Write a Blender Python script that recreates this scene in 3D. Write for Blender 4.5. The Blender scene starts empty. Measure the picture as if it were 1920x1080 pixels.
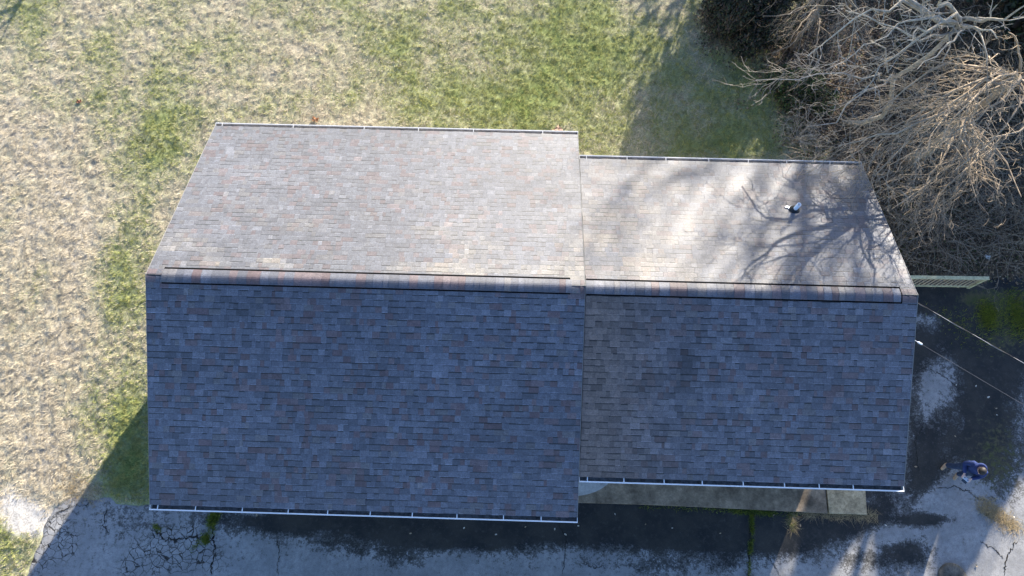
import bpy, math, random
import numpy as np
from mathutils import Vector, Matrix
random.seed(7); rng = np.random.default_rng(11)
C = bpy.context.scene.collection
R = math.radians

# ------------------------------------------------------------------ camera, sky, sun, exposure
CAM = np.array([-1.44512, -4.8204, 21.84035]); YAW, PITCH, ROLL, FPX = 0.03831, 0.30312, -0.01011, 1340.0
cm = Matrix.Rotation(YAW, 3, 'Z') @ Matrix.Rotation(PITCH, 3, 'X') @ Matrix.Rotation(ROLL, 3, 'Z')
RM = np.array(cm)
cam = bpy.data.cameras.new('camera'); co = bpy.data.objects.new('camera', cam); C.objects.link(co)
co.matrix_world = Matrix.Translation(Vector(CAM)) @ cm.to_4x4()
cam.sensor_width = 36; cam.lens = FPX / 1920 * 36; cam.clip_end = 2000
bpy.context.scene.camera = co
SUN_AZ, SUN_EL = R(26.0), R(18.0)          # azimuth from +Y towards +X
SD = Vector((math.sin(SUN_AZ) * math.cos(SUN_EL), math.cos(SUN_AZ) * math.cos(SUN_EL), math.sin(SUN_EL)))
w = bpy.data.worlds.new('World'); bpy.context.scene.world = w; w.use_nodes = True
nt = w.node_tree; sky = nt.nodes.new('ShaderNodeTexSky'); sky.sky_type = 'NISHITA'; sky.sun_disc = False
sky.sun_elevation = SUN_EL; sky.sun_rotation = SUN_AZ; sky.air_density = 1.0; sky.dust_density = 0.6; sky.ozone_density = 1.6
bg = nt.nodes['Background']; bg.inputs['Strength'].default_value = 0.112
hs = nt.nodes.new('ShaderNodeHueSaturation'); hs.inputs['Saturation'].default_value = 1.2; hs.inputs['Hue'].default_value = .513
nt.links.new(sky.outputs[0], hs.inputs['Color']); nt.links.new(hs.outputs[0], bg.inputs['Color'])
sl = bpy.data.lights.new('sun', 'SUN'); sl.energy = 5.0; sl.angle = R(0.5); sl.color = (1.0, 0.91, 0.785)
so = bpy.data.objects.new('sun', sl); C.objects.link(so); so.rotation_euler = (-SD).to_track_quat('-Z', 'Y').to_euler()
vs = bpy.context.scene.view_settings; vs.view_transform = 'Standard'; vs.look = 'None'; vs.exposure = 2.1; vs.gamma = 1; vs.use_curve_mapping = False

def at(u, v, z=0.0):
    d = RM @ np.array([(u - 960) / FPX, -(v - 540) / FPX, -1.0]); return CAM + d * (z - CAM[2]) / d[2]
def atx(u, v, x):
    d = RM @ np.array([(u - 960) / FPX, -(v - 540) / FPX, -1.0]); return CAM + d * (x - CAM[0]) / d[0]
def proj(P):
    q = (np.asarray(P) - CAM) @ RM
    return 960 + FPX * q[..., 0] / -q[..., 2], 540 - FPX * q[..., 1] / -q[..., 2]

# ------------------------------------------------------------------ helpers
def tag(o, label=None, cat=None, group=None, kind=None):
    if label: o['label'] = label
    if cat: o['category'] = cat
    if group: o['group'] = group
    if kind: o['kind'] = kind
    return o
def empty(name, loc=(0, 0, 0), label=None, cat=None, group=None):
    o = bpy.data.objects.new(name, None); C.objects.link(o); o.location = loc; o.empty_display_size = .2
    return tag(o, label, cat, group)
def link(name, me, parent=None):
    o = bpy.data.objects.new(name, me); C.objects.link(o)
    if parent is not None:
        o.parent = parent
    return o
def vn(x, y, s, seed=0):
    x = np.asarray(x, float) / s + 1000.3 + seed * 17.7; y = np.asarray(y, float) / s + 1000.7 + seed * 9.1
    xi = np.floor(x).astype(np.int64); yi = np.floor(y).astype(np.int64); fx = x - xi; fy = y - yi
    fx = fx * fx * (3 - 2 * fx); fy = fy * fy * (3 - 2 * fy)
    def h(a, b):
        n = (a * 374761393 + b * 668265263 + seed * 974634777) & 0xffffffff
        n = ((n ^ (n >> 13)) * 1274126177) & 0xffffffff
        return ((n ^ (n >> 16)) & 0xffff) / 65535.0
    return (h(xi, yi) * (1 - fx) + h(xi + 1, yi) * fx) * (1 - fy) + (h(xi, yi + 1) * (1 - fx) + h(xi + 1, yi + 1) * fx) * fy
def fbm(x, y, s, o=4, seed=0, g=.5):
    t = 0; a = 1; n = 0
    for k in range(o):
        t = t + a * vn(x, y, s / 2 ** k, seed + k * 31); n += a; a *= g
    return t / n
def sstep(a, b, x):
    t = np.clip((x - a) / (b - a), 0, 1); return t * t * (3 - 2 * t)
def mesh_np(name, V, F, mats, cols=None, smooth=False, mi=None, cname='Col'):
    """V (n,3); F (m,k) array of equal sided faces or list of lists"""
    me = bpy.data.meshes.new(name); V = np.asarray(V, np.float32)
    if isinstance(F, np.ndarray):
        m, k = F.shape; me.vertices.add(len(V)); me.vertices.foreach_set('co', V.ravel())
        me.loops.add(m * k); me.loops.foreach_set('vertex_index', F.astype(np.int32).ravel())
        me.polygons.add(m); me.polygons.foreach_set('loop_start', np.arange(0, m * k, k, dtype=np.int32))
        me.polygons.foreach_set('loop_total', np.full(m, k, np.int32)); me.update(calc_edges=True)
    else:
        me.from_pydata(V.tolist(), [], F)
    for x in (mats if isinstance(mats, (list, tuple)) else [mats]): me.materials.append(x)
    if mi is not None: me.polygons.foreach_set('material_index', np.asarray(mi, np.int32))
    if cols is not None:
        a = me.attributes.new(cname, 'FLOAT_COLOR', 'POINT'); c4 = np.ones((len(V), 4), np.float32); c4[:, :3] = cols
        a.data.foreach_set('color', c4.ravel())
    me.polygons.foreach_set('use_smooth', np.full(len(me.polygons), smooth)); me.update()
    return me
class MB:
    def __init__(s): s.v = []; s.f = []; s.m = []; s.c = []; s.n = 0
    def add(s, V, F, mi=0, col=(1, 1, 1)):
        for q in F: s.f.append([i + s.n for i in q]); s.m.append(mi)
        for p in V: s.v.append(tuple(p)); s.c.append(col)
        s.n += len(V)
    def box(s, lo, hi, mi=0, col=(1, 1, 1), M=None):
        x0, y0, z0 = lo; x1, y1, z1 = hi
        V = [(x0, y0, z0), (x1, y0, z0), (x1, y1, z0), (x0, y1, z0), (x0, y0, z1), (x1, y0, z1), (x1, y1, z1), (x0, y1, z1)]
        if M is not None: V = [tuple(M @ Vector(p)) for p in V]
        s.add(V, [(0, 3, 2, 1), (4, 5, 6, 7), (0, 1, 5, 4), (1, 2, 6, 5), (2, 3, 7, 6), (3, 0, 4, 7)], mi, col)
    def bar(s, a, b, wd, ht, mi=0, up=(0, 0, 1), col=(1, 1, 1)):
        a = Vector(a); b = Vector(b); d = (b - a); L = d.length; d.normalize(); u = Vector(up); sx = d.cross(u).normalized(); u = sx.cross(d)
        V = [];
        for p in (a, b):
            for i, j in ((-1, -1), (1, -1), (1, 1), (-1, 1)): V.append(p + sx * i * wd / 2 + u * j * ht / 2)
        s.add(V, [(3, 2, 1, 0), (4, 5, 6, 7), (0, 1, 5, 4), (1, 2, 6, 5), (2, 3, 7, 6), (3, 0, 4, 7)], mi, col)
    def tube(s, P, rad, n=6, mi=0, col=(1, 1, 1), caps=True):
        P = np.asarray(P, float); k = len(P); rad = np.broadcast_to(np.asarray(rad, float), (k,))
        T = np.gradient(P, axis=0); T /= np.linalg.norm(T, axis=1)[:, None] + 1e-9
        ref = np.array([0, 0, 1.]) if abs(T[0, 2]) < .9 else np.array([1., 0, 0])
        A = np.cross(T, ref); A /= np.linalg.norm(A, axis=1)[:, None] + 1e-9; B = np.cross(T, A)
        th = np.arange(n) * 2 * math.pi / n
        V = P[:, None, :] + rad[:, None, None] * (np.cos(th)[None, :, None] * A[:, None, :] + np.sin(th)[None, :, None] * B[:, None, :])
        F = [(i * n + j, i * n + (j + 1) % n, (i + 1) * n + (j + 1) % n, (i + 1) * n + j) for i in range(k - 1) for j in range(n)]
        if caps: F += [tuple(range(n))[::-1], tuple((k - 1) * n + j for j in range(n))]
        s.add(V.reshape(-1, 3), F, mi, col)
    def lathe(s, prof, c, n=16, mi=0, col=(1, 1, 1)):
        V = []
        for r, z in prof:
            for j in range(n): V.append((c[0] + r * math.cos(j * 2 * math.pi / n), c[1] + r * math.sin(j * 2 * math.pi / n), c[2] + z))
        k = len(prof); F = [(i * n + j, i * n + (j + 1) % n, (i + 1) * n + (j + 1) % n, (i + 1) * n + j) for i in range(k - 1) for j in range(n)]
        s.add(V, F, mi, col)
    def build(s, name, mats, parent=None, smooth=False, col=False):
        me = mesh_np(name, np.array(s.v), s.f, mats, np.array(s.c) if col else None, smooth, s.m)
        return link(name, me, parent)

# ------------------------------------------------------------------ materials
def mat(name, col=(.5, .5, .5), rough=.8, spec=.3, attr=False, noise=None, bump=None, metal=0, trans=0):
    """noise = (scale, lo, hi) multiplies the colour; bump = (scale, strength, distance)"""
    m = bpy.data.materials.new(name); m.use_nodes = True; n = m.node_tree; b = n.nodes['Principled BSDF']; L = n.links.new
    b.inputs['Roughness'].default_value = rough; b.inputs['Specular IOR Level'].default_value = spec; b.inputs['Metallic'].default_value = metal
    if attr:
        a = n.nodes.new('ShaderNodeAttribute'); a.attribute_name = 'Col'; src = a.outputs['Color']
    else:
        a = n.nodes.new('ShaderNodeRGB'); a.outputs[0].default_value = (*col, 1); src = a.outputs[0]
    tc = n.nodes.new('ShaderNodeTexCoord')
    for ns in (noise if isinstance(noise, list) else [noise] if noise else []):
        t = n.nodes.new('ShaderNodeTexNoise'); t.inputs['Scale'].default_value = ns[0]; t.inputs['Detail'].default_value = 6; t.inputs['Roughness'].default_value = .65
        L(tc.outputs['Object'], t.inputs['Vector'])
        r = n.nodes.new('ShaderNodeMapRange'); r.inputs['From Min'].default_value = .3; r.inputs['From Max'].default_value = .7
        r.inputs['To Min'].default_value = ns[1]; r.inputs['To Max'].default_value = ns[2]; L(t.outputs['Fac'], r.inputs['Value'])
        x = n.nodes.new('ShaderNodeVectorMath'); x.operation = 'SCALE'; L(src, x.inputs[0]); L(r.outputs[0], x.inputs['Scale']); src = x.outputs[0]
    L(src, b.inputs['Base Color'])
    if bump:
        t = n.nodes.new('ShaderNodeTexNoise'); t.inputs['Scale'].default_value = bump[0]; t.inputs['Detail'].default_value = 5; L(tc.outputs['Object'], t.inputs['Vector'])
        q = n.nodes.new('ShaderNodeBump'); q.inputs['Strength'].default_value = bump[1]; q.inputs['Distance'].default_value = bump[2]
        L(t.outputs['Fac'], q.inputs['Height']); L(q.outputs[0], b.inputs['Normal'])
    if trans:
        tr = n.nodes.new('ShaderNodeBsdfTranslucent'); L(src, tr.inputs['Color']); mx = n.nodes.new('ShaderNodeMixShader'); mx.inputs[0].default_value = trans
        L(b.outputs[0], mx.inputs[1]); L(tr.outputs[0], mx.inputs[2]); L(mx.outputs[0], n.nodes['Material Output'].inputs['Surface'])
    return m
M_shingle = mat('asphalt_shingle', attr=True, rough=.62, spec=.48, noise=[(38, .66, 1.34), (14, .78, 1.22), (3, .9, 1.1)], bump=(90, .5, .006))
M_black = mat('black_plastic', (.005, .005, .006), .95, .05)
M_white = mat('white_metal', (.64, .64, .62), .35, .5, noise=(6, .88, 1.04))
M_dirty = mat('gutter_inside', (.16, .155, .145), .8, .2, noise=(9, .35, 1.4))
M_dull = mat('dull_white_metal', (.42, .415, .40), .5, .3, noise=(6, .8, 1.08)); M_sunin = mat('sunlit_gutter_inside', (.40, .385, .36), .85, .2, noise=(9, .5, 1.2))  # rear gutter inside coloured lighter, with the sunlight put into its tone
M_trim = mat('white_trim', (.17, .17, .165), .6, .3, noise=(4, .85, 1.05))
M_pvc = mat('white_pipe', (.8, .8, .79), .4, .4)
M_rubber = mat('black_rubber', (.015, .015, .016), .55, .3)
M_brick = mat('painted_siding', (.52, .5, .45), .75, .2, noise=(3, .85, 1.08))
M_glass = mat('window_glass', (.03, .04, .05), .08, .6)
M_door = mat('door_paint', (.35, .34, .32), .5, .3, noise=(5, .85, 1.1))
M_ground = mat('lawn_soil', attr=True, rough=.95, spec=.1, noise=[(22, .55, 1.4), (4, .85, 1.15)])
M_grass = mat('grass_blade', attr=True, rough=.75, spec=.2, trans=.25)
M_leaf = mat('dead_leaf', attr=True, rough=.8, spec=.15)
M_green = mat('shrub_leaf', attr=True, rough=.55, spec=.3, trans=.15)
M_bark1 = mat('pale_bark', (.33, .295, .235), .9, .15, noise=(7, .6, 1.25))
M_bark2 = mat('tan_twig_bark', (.30, .238, .168), .9, .15, noise=(4, .65, 1.3))
M_bark3 = mat('brown_twig_bark', (.19, .155, .115), .9, .15, noise=(4, .6, 1.35))
M_twig1 = mat('grey_brown_twig_bark', (.29, .255, .21), .9, .15, noise=(3, .6, 1.35))
M_wood = mat('weathered_green_wood', (.54, .49, .29), .85, .2, noise=[(14, .55, 1.15), (3, .8, 1.1)])
M_slat = mat('brown_baluster_wood', (.44, .36, .25), .85, .2, noise=[(10, .5, 1.3)])
M_conc = mat('walkway_concrete', (.27, .21, .145), .92, .2, noise=[(1.3, .35, 1.25), (5, .6, 1.2), (24, .75, 1.2)], bump=(60, .4, .005))
M_conc2 = mat('step_concrete', (.42, .41, .385), .9, .2, noise=[(2.5, .7, 1.15), (18, .8, 1.15)], bump=(60, .4, .005))

def driveway_material():
    m = bpy.data.materials.new('old_driveway_paving'); m.use_nodes = True; n = m.node_tree; L = n.links.new; b = n.nodes['Principled BSDF']
    b.inputs['Roughness'].default_value = .9; b.inputs['Specular IOR Level'].default_value = .2
    tc = n.nodes.new('ShaderNodeTexCoord'); a = n.nodes.new('ShaderNodeAttribute'); a.attribute_name = 'Col'
    sp = n.nodes.new('ShaderNodeSeparateColor'); L(a.outputs['Color'], sp.inputs[0])
    def noise(s, d=8, r=.65):
        t = n.nodes.new('ShaderNodeTexNoise'); t.inputs['Scale'].default_value = s; t.inputs['Detail'].default_value = d; t.inputs['Roughness'].default_value = r
        L(tc.outputs['Object'], t.inputs['Vector']); return t
    def mth(op, x, y=None):
        q = n.nodes.new('ShaderNodeMath'); q.operation = op
        for i, v in enumerate((x, y)):
            if v is None: continue
            if isinstance(v, (int, float)): q.inputs[i].default_value = v
            else: L(v, q.inputs[i])
        return q.outputs[0]
    def rng_(x, a0, a1, b0=0, b1=1, smooth=True):
        q = n.nodes.new('ShaderNodeMapRange'); q.interpolation_type = 'SMOOTHSTEP' if smooth else 'LINEAR'
        for k, v in zip(('From Min', 'From Max', 'To Min', 'To Max'), (a0, a1, b0, b1)): q.inputs[k].default_value = v
        L(x, q.inputs['Value']); return q.outputs[0]
    def mix(f, x, y):
        q = n.nodes.new('ShaderNodeMix'); q.data_type = 'RGBA'
        L(f, q.inputs[0])
        for i, v in ((6, x), (7, y)):
            if isinstance(v, tuple): q.inputs[i].default_value = (*v, 1)
            else: L(v, q.inputs[i])
        return q.outputs[2]
    n1 = noise(1.1).outputs['Fac']; n2 = noise(7, 8, .7).outputs['Fac']; n3 = noise(60, 3, .6).outputs['Fac']; n4 = noise(.5, 4).outputs['Fac']; n5 = noise(2.8, 8, .75).outputs['Fac']
    light = mix(rng_(n1, .3, .7), (.17, .17, .168), (.265, .262, .252))
    light = mix(rng_(n2, .4, .75), light, (.15, .148, .14))
    n6 = noise(22, 6, .7).outputs['Fac']
    wob = mth('ADD', mth('MULTIPLY', mth('SUBTRACT', n5, .5), 1.3), mth('ADD', mth('MULTIPLY', mth('SUBTRACT', n2, .5), 1.1), mth('MULTIPLY', mth('SUBTRACT', n6, .5), .95)))
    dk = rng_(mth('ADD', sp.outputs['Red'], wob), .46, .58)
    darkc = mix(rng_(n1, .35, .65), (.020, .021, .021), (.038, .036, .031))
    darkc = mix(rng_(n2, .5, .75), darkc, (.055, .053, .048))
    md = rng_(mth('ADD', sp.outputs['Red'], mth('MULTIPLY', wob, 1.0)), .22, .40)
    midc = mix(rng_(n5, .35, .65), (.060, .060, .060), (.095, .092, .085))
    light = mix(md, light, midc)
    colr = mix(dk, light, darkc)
    br = rng_(mth('ADD', sp.outputs['Blue'], mth('MULTIPLY', mth('SUBTRACT', n2, .5), 1.3)), .45, .75)
    brc = mix(rng_(n5, .35, .65), (.055, .062, .02), (.085, .07, .042))
    colr = mix(br, colr, brc)
    vo = n.nodes.new('ShaderNodeTexVoronoi'); vo.feature = 'DISTANCE_TO_EDGE'; vo.inputs['Scale'].default_value = 5.2
    nz = noise(2.2, 3); mp = n.nodes.new('ShaderNodeVectorMath'); mp.operation = 'MULTIPLY_ADD'
    L(nz.outputs['Color'], mp.inputs[0]); mp.inputs[1].default_value = (.28, .28, 0); L(tc.outputs['Object'], mp.inputs[2])
    mk = n.nodes.new('ShaderNodeVectorMath'); mk.operation = 'MULTIPLY'; mk.inputs[1].default_value = (1, 1, 0); L(mp.outputs[0], mk.inputs[0])
    L(mk.outputs[0], vo.inputs['Vector'])
    ck = mth('MULTIPLY', rng_(mth('ADD', vo.outputs['Distance'], mth('MULTIPLY', mth('SUBTRACT', n2, .5), .10)), .008, .055, 1, 0), rng_(mth('ADD', sp.outputs['Green'], mth('MULTIPLY', mth('SUBTRACT', n1, .5), .8)), .4, .6))
    colr = mix(ck, colr, (.022, .02, .018))
    gr = n.nodes.new('ShaderNodeVectorMath'); gr.operation = 'SCALE'; L(colr, gr.inputs[0]); L(rng_(n3, .3, .7, .78, 1.22), gr.inputs['Scale'])
    L(gr.outputs[0], b.inputs['Base Color'])
    h = mth('SUBTRACT', mth('ADD', mth('MULTIPLY', n3, .25), mth('MULTIPLY', n2, .5)), ck)
    q = n.nodes.new('ShaderNodeBump'); q.inputs['Strength'].default_value = .5; q.inputs['Distance'].default_value = .02; L(h, q.inputs['Height']); L(q.outputs[0], b.inputs['Normal'])
    return m
M_drive = driveway_material()
M_crack = mat('crack_dirt', (.02, .019, .017), .95, .1, noise=(12, .5, 1.8))

# ------------------------------------------------------------------ dimensions of the house (metres)
LM, WM, ZE, RISE = 9.8215, 4.9075, 4.70, 2.0018          # main block: x -LM..0
LW, WW = 7.3563, 4.0208                                   # wing: x 0..LW
PIT = RISE / WM; ANG = math.atan(PIT); ZR = ZE + RISE; ZRW = ZR - .03; ZEW = ZRW - PIT * WW

# ------------------------------------------------------------------ ground and driveway
DP = [tuple(at(u, v)[:2]) for u, v in ((-60, 1250), (20, 1130), (45, 1085), (62, 1045), (80, 995), (98, 957), (125, 934), (165, 930), (210, 934), (245, 944), (284, 948))]
DP += [(-9.3, -4.55), (-9.0, -3.6), (7.0, -3.4), (7.05, 2.75), (10, 2.6), (13, 2.75), (18, 3.2), (60, 3.5), (60, -40), (-24, -40)]
DP = np.array(DP)
def sdist(x, y):
    """> 0 inside the driveway outline"""
    x = np.asarray(x, float); y = np.asarray(y, float); d = np.full(x.shape, 1e9); ins = np.zeros(x.shape, bool)
    for i in range(len(DP)):
        a = DP[i]; b = DP[(i + 1) % len(DP)]; e = b - a; t = np.clip(((x - a[0]) * e[0] + (y - a[1]) * e[1]) / (e @ e), 0, 1)
        d = np.minimum(d, np.hypot(x - a[0] - t * e[0], y - a[1] - t * e[1]))
        c = (a[1] > y) != (b[1] > y); ins ^= c & (x < a[0] + (y - a[1]) * e[0] / (e[1] if abs(e[1]) > 1e-9 else 1e-9))
    return np.where(ins, d, -d) + (fbm(x, y, .35, 3, 3) - .5) * .22
def blobs(x, y, L):
    u, v = proj(np.stack([x, y, np.zeros_like(x)], -1)); t = np.zeros_like(u)
    for (cu, cv, ru, rv, val, *an) in L:
        a = math.radians(an[0]) if an else 0; du = u - cu; dv = v - cv
        p = (du * math.cos(a) + dv * math.sin(a)) / ru; q = (-du * math.sin(a) + dv * math.cos(a)) / rv
        t += val * np.exp(-(p * p + q * q))
    return t
def green(x, y):
    g = .29 + blobs(x, y, [(255, 420, 50, 330, .30, 12), (200, 110, 40, 200, .16), (330, 240, 90, 80, .30), (230, 560, 50, 110, .2), (240, 830, 70, 120, .75), (1050, 110, 200, 160, .34), (760, 60, 260, 80, .16), (620, 190, 200, 40, .10),
        (830, 190, 260, 60, .22), (1250, 150, 130, 250, .18), (1420, 200, 90, 170, .5), (900, 110, 330, 120, .10), (1150, 270, 260, 60, .12), (1300, 260, 120, 60, .12), (60, 20, 90, 50, .25), (40, 1050, 60, 70, .3), (600, 130, 260, 70, -.06), (70, 400, 110, 300, -.22), (120, 800, 110, 120, -.2), (1215, 250, 50, 90, -.1)])
    return np.clip(g + (fbm(x, y, 2.2, 4, 5) - .5) * .62 + (fbm(x, y, .5, 3, 8) - .5) * .5, 0, 1)
def litter(x, y):
    """the brown leaf floor under the trees"""
    t = blobs(x, y, [(1560, 120, 150, 150, .8), (1750, 200, 200, 180, 1.0), (1680, 420, 90, 110, .75), (1850, 450, 160, 100, 1.0), (1350, 30, 60, 70, .6), (1900, 100, 200, 300, .6)])
    far = sstep(7.5, 11, x) * sstep(2.0, 3.0, y)
    return np.clip(np.maximum(t, far * .8) + (fbm(x, y, 1.2, 4, 21) - .5) * .5, 0, 1)
def bare(x, y):
    return np.clip(blobs(x, y, [(55, 975, 55, 38, 1.1), (110, 890, 90, 30, .35), (20, 940, 40, 40, .5), (60, 420, 60, 260, .2)]) + (fbm(x, y, .6, 4, 33) - .5) * .5, 0, 1)
DRY = np.array([.50, .44, .33]); DRY2 = np.array([.34, .29, .205]); GRN = np.array([.16, .205, .06]); GRN2 = np.array([.36, .34, .13]); LIT = np.array([.085, .065, .045]); SAND = np.array([.38, .355, .31])
def hum(x, y):
    return (fbm(x, y, .24, 3, 41, .6) - .5) * .065 + (fbm(x, y, .09, 2, 42) - .5) * .06
def ground_z(x, y):
    sd = sdist(x, y)
    hz = hum(x, y) * (1 - .5 * np.clip(bare(x, y), 0, 1)) + .012
    hz = np.where(sd > -.12, hz * np.clip(-sd / .12, 0, 1) * 1.0 + .012 * 0, hz)
    return np.where(sd > 0, -.01 - np.minimum(sd, .35) * .3, hz + .004 * (sd < -.02))
def grid(xs, ys):
    X, Y = np.meshgrid(xs, ys, indexing='xy'); nx, ny = len(xs), len(ys)
    i = (np.arange(ny - 1)[:, None] * nx + np.arange(nx - 1)[None, :]).ravel()
    return X.ravel(), Y.ravel(), np.stack([i, i + 1, i + nx + 1, i + nx], 1)
coarse = np.array([3, 7, 14, 25, 45, 80, 140, 240.])
xs = np.concatenate([-24 - coarse[::-1], np.arange(-24, 19.01, .07), 19 + coarse]); ys = np.concatenate([-9 - coarse[::-1], np.arange(-9, 17.01, .07), 17 + coarse])
X, Y, F = grid(xs, ys)
g = green(X, Y)[:, None]; l = litter(X, Y)[:, None]; b_ = bare(X, Y)[:, None]
k = fbm(X, Y, .25, 3, 55)[:, None]
cl = (DRY * (1 - k) + DRY2 * k) * .8; cl = cl * (1 - g) + GRN * g * .8 + .0; cl = cl * (1 - sstep(.4, .75, b_)) + SAND * sstep(.4, .75, b_); cl = cl * (1 - sstep(.35, .7, l)) + LIT * sstep(.35, .7, l)
lawn = link('lawn', mesh_np('lawn', np.stack([X, Y, ground_z(X, Y)], 1), F, M_ground, cl, True)); tag(lawn, 'patchy winter lawn of dry straw and green grass round the house', 'lawn', kind='structure')

xs = np.concatenate([-18 - coarse[4::-1], np.arange(-18, 19.01, .1), 19 + coarse[:5]]); ys = np.concatenate([-9 - coarse[4::-1], np.arange(-9, 3.8, .1)])
X, Y, F = grid(xs, ys); sd = sdist(X, Y)
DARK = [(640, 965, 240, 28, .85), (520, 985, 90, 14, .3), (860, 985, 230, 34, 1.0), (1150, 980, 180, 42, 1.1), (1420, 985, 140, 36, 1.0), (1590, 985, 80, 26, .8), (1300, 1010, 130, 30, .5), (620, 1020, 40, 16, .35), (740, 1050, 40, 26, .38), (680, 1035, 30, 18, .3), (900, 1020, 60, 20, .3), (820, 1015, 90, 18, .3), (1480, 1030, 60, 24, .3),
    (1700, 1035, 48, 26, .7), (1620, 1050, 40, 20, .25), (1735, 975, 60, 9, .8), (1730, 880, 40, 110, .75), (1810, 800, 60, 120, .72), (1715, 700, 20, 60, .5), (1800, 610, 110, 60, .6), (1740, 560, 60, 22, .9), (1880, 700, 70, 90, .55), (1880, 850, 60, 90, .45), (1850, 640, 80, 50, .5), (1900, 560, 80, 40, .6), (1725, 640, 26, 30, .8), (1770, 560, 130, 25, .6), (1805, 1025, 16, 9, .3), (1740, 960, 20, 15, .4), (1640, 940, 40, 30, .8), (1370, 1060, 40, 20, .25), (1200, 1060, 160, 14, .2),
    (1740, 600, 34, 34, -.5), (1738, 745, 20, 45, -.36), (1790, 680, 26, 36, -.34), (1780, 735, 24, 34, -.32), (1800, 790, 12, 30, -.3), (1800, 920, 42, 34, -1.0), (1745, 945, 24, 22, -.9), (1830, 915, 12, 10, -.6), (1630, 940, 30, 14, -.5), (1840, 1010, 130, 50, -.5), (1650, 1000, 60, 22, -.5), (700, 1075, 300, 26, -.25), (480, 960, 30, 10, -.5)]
CRK = [(330, 1030, 95, 62, .95), (110, 1010, 60, 70, .75), (430, 1050, 40, 30, .2), (240, 1070, 40, 30, .4), (60, 1060, 40, 30, .4)]
MOSS = [(1850, 590, 34, 22, .25), (1905, 590, 40, 34, .25), (1850, 965, 40, 14, .55, 30), (1900, 985, 30, 12, .5, 30), (1880, 640, 50, 30, .3), (1400, 975, 60, 8, .35), (1870, 860, 60, 90, .32), (1830, 560, 40, 14, .4), (1410, 1010, 8, 40, .35), (1890, 560, 60, 20, .4), (1808, 1018, 15, 12, .45), (1600, 950, 30, 12, .3)]
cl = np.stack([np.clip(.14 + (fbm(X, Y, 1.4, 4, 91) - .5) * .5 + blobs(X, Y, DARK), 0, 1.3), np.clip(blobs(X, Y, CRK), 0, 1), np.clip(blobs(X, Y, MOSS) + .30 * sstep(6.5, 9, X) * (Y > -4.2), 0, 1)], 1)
z = np.where(sd > .05, .0, np.minimum(0, (sd - .05) * .5)) + (fbm(X, Y, 2.5, 3, 71) - .5) * .03 * (sd > .4)
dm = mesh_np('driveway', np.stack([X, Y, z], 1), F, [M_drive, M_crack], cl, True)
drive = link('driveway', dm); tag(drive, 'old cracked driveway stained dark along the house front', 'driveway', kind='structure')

m = MB(); crng = np.random.default_rng(77)
for wd0, pl in ((.022, [(286, 990), (300, 1000), (310, 1013), (345, 1010), (386, 1006)]), (.03, [(410, 962), (399, 990), (406, 1030), (396, 1082)]), (.018, [(1912, 1012), (1888, 1042), (1881, 1082)]), (.03, [(1408, 960), (1407, 1020), (1403, 1084)]), (.014, [(1835, 1015), (1862, 1028), (1882, 1046)]), (.012, [(1437, 1038), (1452, 1060), (1463, 1084)]),
    (.014, [(1752, 918), (1790, 914), (1815, 922), (1832, 934)]), (.014, [(100, 962), (128, 952), (160, 950), (172, 940)]), (.012, [(520, 1000), (523, 1040), (518, 1082)]), (.014, [(1040, 960), (1060, 1010), (1052, 1082)]), (.012, [(1730, 690), (1770, 705), (1800, 735)]), (.012, [(1740, 780), (1716, 830), (1722, 900)]), (.012, [(1085, 1050), (1110, 1062), (1140, 1056)]), (.016, [(200, 945), (196, 980), (205, 1000)])):
    P = np.array([at(*q) for q in pl]); t = np.linspace(0, len(P) - 1, (len(P) - 1) * 14 + 1); Q = np.stack([np.interp(t, np.arange(len(P)), P[:, k]) for k in range(3)], 1); nz = crng.normal(0, .035, (len(Q), 2)); Q[:, :2] += nz * .6 + np.cumsum(nz, 0) * .12
    d = np.gradient(Q, axis=0); nn = np.stack([-d[:, 1], d[:, 0], 0 * d[:, 0]], 1); nn /= np.linalg.norm(nn, axis=1)[:, None]; wv = wd0 * crng.uniform(.25, 1.2, len(Q)) * np.clip(np.minimum(np.arange(len(Q)), np.arange(len(Q))[::-1]) / 5, .15, 1); zz = (fbm(Q[:, 0], Q[:, 1], 2.5, 3, 71) - .5) * .03 + .006
    V = np.concatenate([Q + nn * wv[:, None], Q - nn * wv[:, None]]); V[:, 2] = np.tile(zz, 2); k = len(Q); m.add(V, [(i, k + i, k + i + 1, i + 1) for i in range(k - 1)])
tag(m.build('driveway_cracks', M_crack), 'long dark dirt filled cracks running through the old driveway', 'cracks', kind='structure')

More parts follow.
